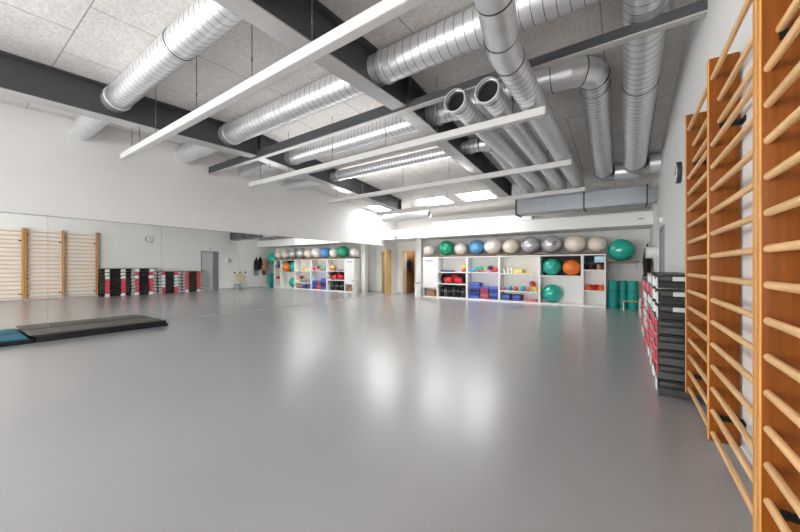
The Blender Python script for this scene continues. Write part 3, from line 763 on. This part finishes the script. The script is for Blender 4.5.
for o in [o for o in C.objects if o not in BEFORE]:
    kz = KF if o.name.split('.')[0] in ('ball_skin', 'valve_plug', 'printed_mark') else 1.012
    if o.parent is None: o.location = (o.location.x*KF, o.location.y*KF, o.location.z*1.012)
    if o.type == 'MESH':
        for v in o.data.vertices: v.co = Vector((v.co.x*KF, v.co.y*KF, v.co.z*kz))

# ------------------------------------------------------------------ right wall fittings
cy, cz = 5.66, 2.46
t = thing('wall_clock', (XR, cy, cz), 'round wall clock high on the right wall beyond the wall bars', 'clock')
obj('case', cyl(B(), (XR, cy, cz), (XR-.05, cy, cz), .14, 36), M['dgrey'], t, smooth=True)
obj('face', cyl(B(), (XR-.05, cy, cz), (XR-.054, cy, cz), .128, 36), M['clockface'], t)
b = B(); box(b, (XR-.058, cy-.006, cz), (XR-.054, cy+.006, cz+.08)); box(b, (XR-.058, cy, cz-.006), (XR-.054, cy+.1, cz+.006)); obj('hands', b, M['black'], t)
# dispenser
t = thing('towel_dispenser', (XR, 9.15, 1.53), 'round white drum dispenser on the right wall past the grey door', 'dispenser')
obj('drum', cyl(B(), (XR+.002, 9.15, 1.53), (XR-.22, 9.15, 1.53), .13, 36), M['white'], t, smooth=True)
obj('front_ring', tube(B(), [(XR-.22, 9.15, 1.53), (XR-.235, 9.15, 1.53)], .12, 36, True), M['lgrey'], t, smooth=True)
t = thing('emergency_light', (XR, 8.25, 2.13), 'small white emergency light box above the grey door', 'lamp')
obj('housing', box(B(), (XR-.06, 8.17, 2.08), (XR+.002, 8.33, 2.18), .004), M['white'], t)
obj('lens', box(B(), (XR-.065, 8.19, 2.095), (XR-.06, 8.31, 2.14)), M['lgrey'], t)
# small peg hooks, bag, stool, basket
for k, (y, lab) in enumerate([(9.55, 'black wall hook nearest the dispenser'), (9.85, 'black wall hook in the middle of three, above the beige bag'), (10.15, 'black wall hook nearest the coats')]):
    t = thing('wall_hook', (XR, y, .89), lab, 'hook', 'black wall hooks')
    obj('plate', cyl(B(), (XR, y, .89), (XR-.012, y, .89), .05, 18), M['black'], t)
    obj('peg', tube(B(), [(XR-.012, y, .89), (XR-.05, y, .87), (XR-.07, y, .885), (XR-.075, y, .92)], .012, 8), M['black'], t, smooth=True)
def garment(name, y, x, z1, z0, w, d, m, lab, cat, extra=None):
    t = thing(name, (x, y, z0), lab, cat, None if 'closet' in lab else 'coats on the right wall')
    b = B(); n = 14; seg = 18; rings = []
    for i in range(n+1):
        s = i/n; z = z1+(z0-z1)*s
        prof = min(1, .25+2.6*s) if s < .3 else 1+.12*math.sin(6*s)
        rings.append([b.verts.new((x+math.sin(2*PI*k/seg)*d*prof*(1+.08*math.sin(5*k+3*s)), y+math.cos(2*PI*k/seg)*w*prof*(1+.06*math.sin(3*k+9*s)), z)) for k in range(seg)])
    for a, c in zip(rings, rings[1:]):
        for k in range(seg): b.faces.new((a[k], a[(k+1) % seg], c[(k+1) % seg], c[k]))
    b.faces.new(rings[0]); b.faces.new(rings[-1])
    obj('coat_body', b, m, t, smooth=True, angle=70)
    for s in (-1, 1):
        P = [(x-.02, y+s*w*.75, z1-(z1-z0)*.16), (x-.03, y+s*w*1.05, z1-(z1-z0)*.4), (x-.03, y+s*w*1.05, z1-(z1-z0)*.72)]
        obj('sleeve', tube(B(), P, .05, 10, True, [.05, .045, .035]), m, t, smooth=True)
    obj('loop', cyl(B(), (x, y, z1-.01), (x+.02, y, z1+.05), .008, 6), M['black_metal'], t)
    if extra:
        obj('hem', box(B(), (x-d*1.02, y-w*.95, z0-.02), (x+d*.9, y+w*.95, z0+.25), .03), extra, t, smooth=True)
garment('hanging_coat', 10.74, .48, 1.75, .72, .10, .08, M['cloth_black'], 'black coat with grey lower part hanging on the right wall near the hooks', 'coat', M['cloth_grey'])
garment('hanging_coat', 10.99, .50, 1.82, 1.05, .065, .06, M['cloth_black'], 'short black coat hanging between the other two garments', 'coat')
garment('hanging_coat', 11.24, .48, 1.70, .75, .09, .08, M['cloth_tan'], 'tan coat hanging on the right wall nearest the shelving', 'coat', M['cloth_brown'])
t = thing('tote_bag', (.54, 9.83, .45), 'beige cloth bag hanging from the black wall hooks', 'bag')
b = B(); ellip(b, (.52, 9.80, .62), (.075, .24, .20), 20, 12)
for v in b.verts: v.co.y += .05*math.sin(14*v.co.z); v.co.z += .03*math.sin(12*v.co.y)
obj('bag_body', b, M['cloth_beige'], t, smooth=True, angle=70)
obj('handle', tube(B(), [(.53, 9.68, .78), (.538, 9.85, .886), (.53, 9.98, .78)], .012, 8), M['cloth_beige'], t, smooth=True)
t = thing('white_stool', (.42, 10.0, 0), 'small white stool by the right wall under the beige bag', 'stool')
obj('seat', box(B(), (.29, 9.86, .40), (.57, 10.16, .43), .006), M['white'], t)
for xx in (.30, .54):
    for yy in (9.87, 10.13): obj('leg', box(B(), (xx, yy, 0), (xx+.022, yy+.022, .40), .002), M['white'], t)
t = thing('basket', (.44, 9.62, 0), 'grey basket on the floor left of the white stool, under the beige bag', 'basket')
obj('basket_body', tube(B(), [(.44, 9.62, 0), (.44, 9.62, .25)], .13, 20, True, [.11, .14]), M['lgrey'], t, smooth=True)
obj('rim', tube(B(), [(.44+math.cos(k*2*PI/24)*.14, 9.62+math.sin(k*2*PI/24)*.14, .25) for k in range(25)], .008, 6, False), M['dgrey'], t, smooth=True)
# far end fittings
t = thing('loudspeaker', (XW, 11.35, 2.9), 'slim white loudspeaker on the left wall in the far corner', 'loudspeaker')
obj('cabinet', box(B(), (XW-.002, 11.26, 2.76), (XW+.14, 11.46, 3.12), .01), M['white'], t)
obj('grille', box(B(), (XW+.02, 11.255, 2.79), (XW+.145, 11.26, 3.09)), M['lgrey'], t)
t = thing('sensor_box', (-7.69, 10.9, 2.42), 'small grey box on the lower edge of the far bulkhead above the doorway', 'sensor')
obj('housing', box(B(), (-7.78, 10.85, 2.36), (-7.60, 10.902, 2.49), .004), M['lgrey'], t)
obj('lens', cyl(B(), (-7.69, 10.85, 2.42), (-7.69, 10.84, 2.42), .03, 14), M['dgrey'], t)
t = thing('wall_vent', (.35, 10.9, 2.5), 'tiny dark vent slot on the bulkhead near the right wall', 'vent')
obj('vent_frame', box(B(), (.25, 10.89, 2.475), (.45, 10.9, 2.525)), M['trim'], t)
obj('slot', box(B(), (.28, 10.887, 2.49), (.42, 10.89, 2.51)), M['dgrey'], t)
# coats on hooks along the left side of the closet
for y, zt, zb, m, lab in ((YF+.48, 1.62, .95, 'cloth_black', 'short black coat hanging nearest the opening inside the far closet'), (YF+.76, 1.66, .70, 'cloth_brown', 'brown coat hanging in the middle of the far closet'), (YF+1.04, 1.6, .5, 'cloth_black', 'long black coat hanging deepest inside the far closet')):
    garment('hanging_coat', y, NX0+.09, zt, zb, .10, .07, M[m], lab, 'coat')
# ------------------------------------------------------------------ light
w = bpy.data.worlds.new('sky'); S.world = w; w.use_nodes = True
bg = w.node_tree.nodes['Background']; bg.inputs['Color'].default_value = (.93, .96, 1, 1); bg.inputs['Strength'].default_value = 1.0
def area(name, loc, rot, sx, sy, power, col=(1, 1, 1)):
    l = bpy.data.lights.new(name, 'AREA'); l.shape = 'RECTANGLE'; l.size = sx; l.size_y = sy; l.energy = power; l.color = col
    o = bpy.data.objects.new(name, l); C.objects.link(o); o.location = loc; o.rotation_euler = rot
    return o
for i, (a, b_) in enumerate(WINS):
    area('window_daylight', ((a+b_)/2, YB-.16, 1.95), (PI/2, 0, 0), b_-a, 2.1, (50, 100, 170)[i], (1, .995, .988))
area('window_daylight', (XW-.17, (LWY0+LWY1)/2, (LWZ0+LWZ1)/2), (PI/2, 0, -PI/2), LWY1-LWY0, LWZ1-LWZ0, 430, (1, .995, .988))  # area light of the added left-wall window, brightens the right wall
# uplights added on the unlit rails to brighten the ceiling
for y, zz, pw in ((1.956, 3.185, .8), (4.305, 3.175, 10), (6.66, 3.165, 17), (9.1, 3.155, .3)):
    area('rail_uplight', ((RX0-2.75)/2, y, zz), (PI, 0, 0), -2.75-RX0-.2, .08, pw, (1, .995, .988))
l = bpy.data.lights.new('closet_lamp', 'POINT'); l.energy = 7; l.shadow_soft_size = .1  # light added inside the closet to brighten its white side, no fixture
o = bpy.data.objects.new('closet_lamp', l); C.objects.link(o); o.location = ((NX0+NX1)/2+.1, YF+.6, 2.2)
# ------------------------------------------------------------------ camera
cam = bpy.data.cameras.new('camera'); cam.sensor_width = 36; cam.lens = 326.46*36/800; cam.clip_start = .05; cam.clip_end = 100
cam.shift_y = .6/800
co = bpy.data.objects.new('camera', cam); C.objects.link(co)
co.location = (0, 0, 1.215); co.rotation_euler = (PI/2, 0, math.radians(34.56))
S.camera = co
S.view_settings.view_transform = 'Standard'; S.view_settings.look = 'None'; S.view_settings.gamma = 1
S.view_settings.use_curve_mapping = False; S.view_settings.exposure = 0.6
try:
    S.cycles.diffuse_bounces = 8; S.cycles.max_bounces = 14; S.cycles.glossy_bounces = 8; S.cycles.use_denoising = True
    S.cycles.sample_clamp_indirect = 6
except Exception: pass
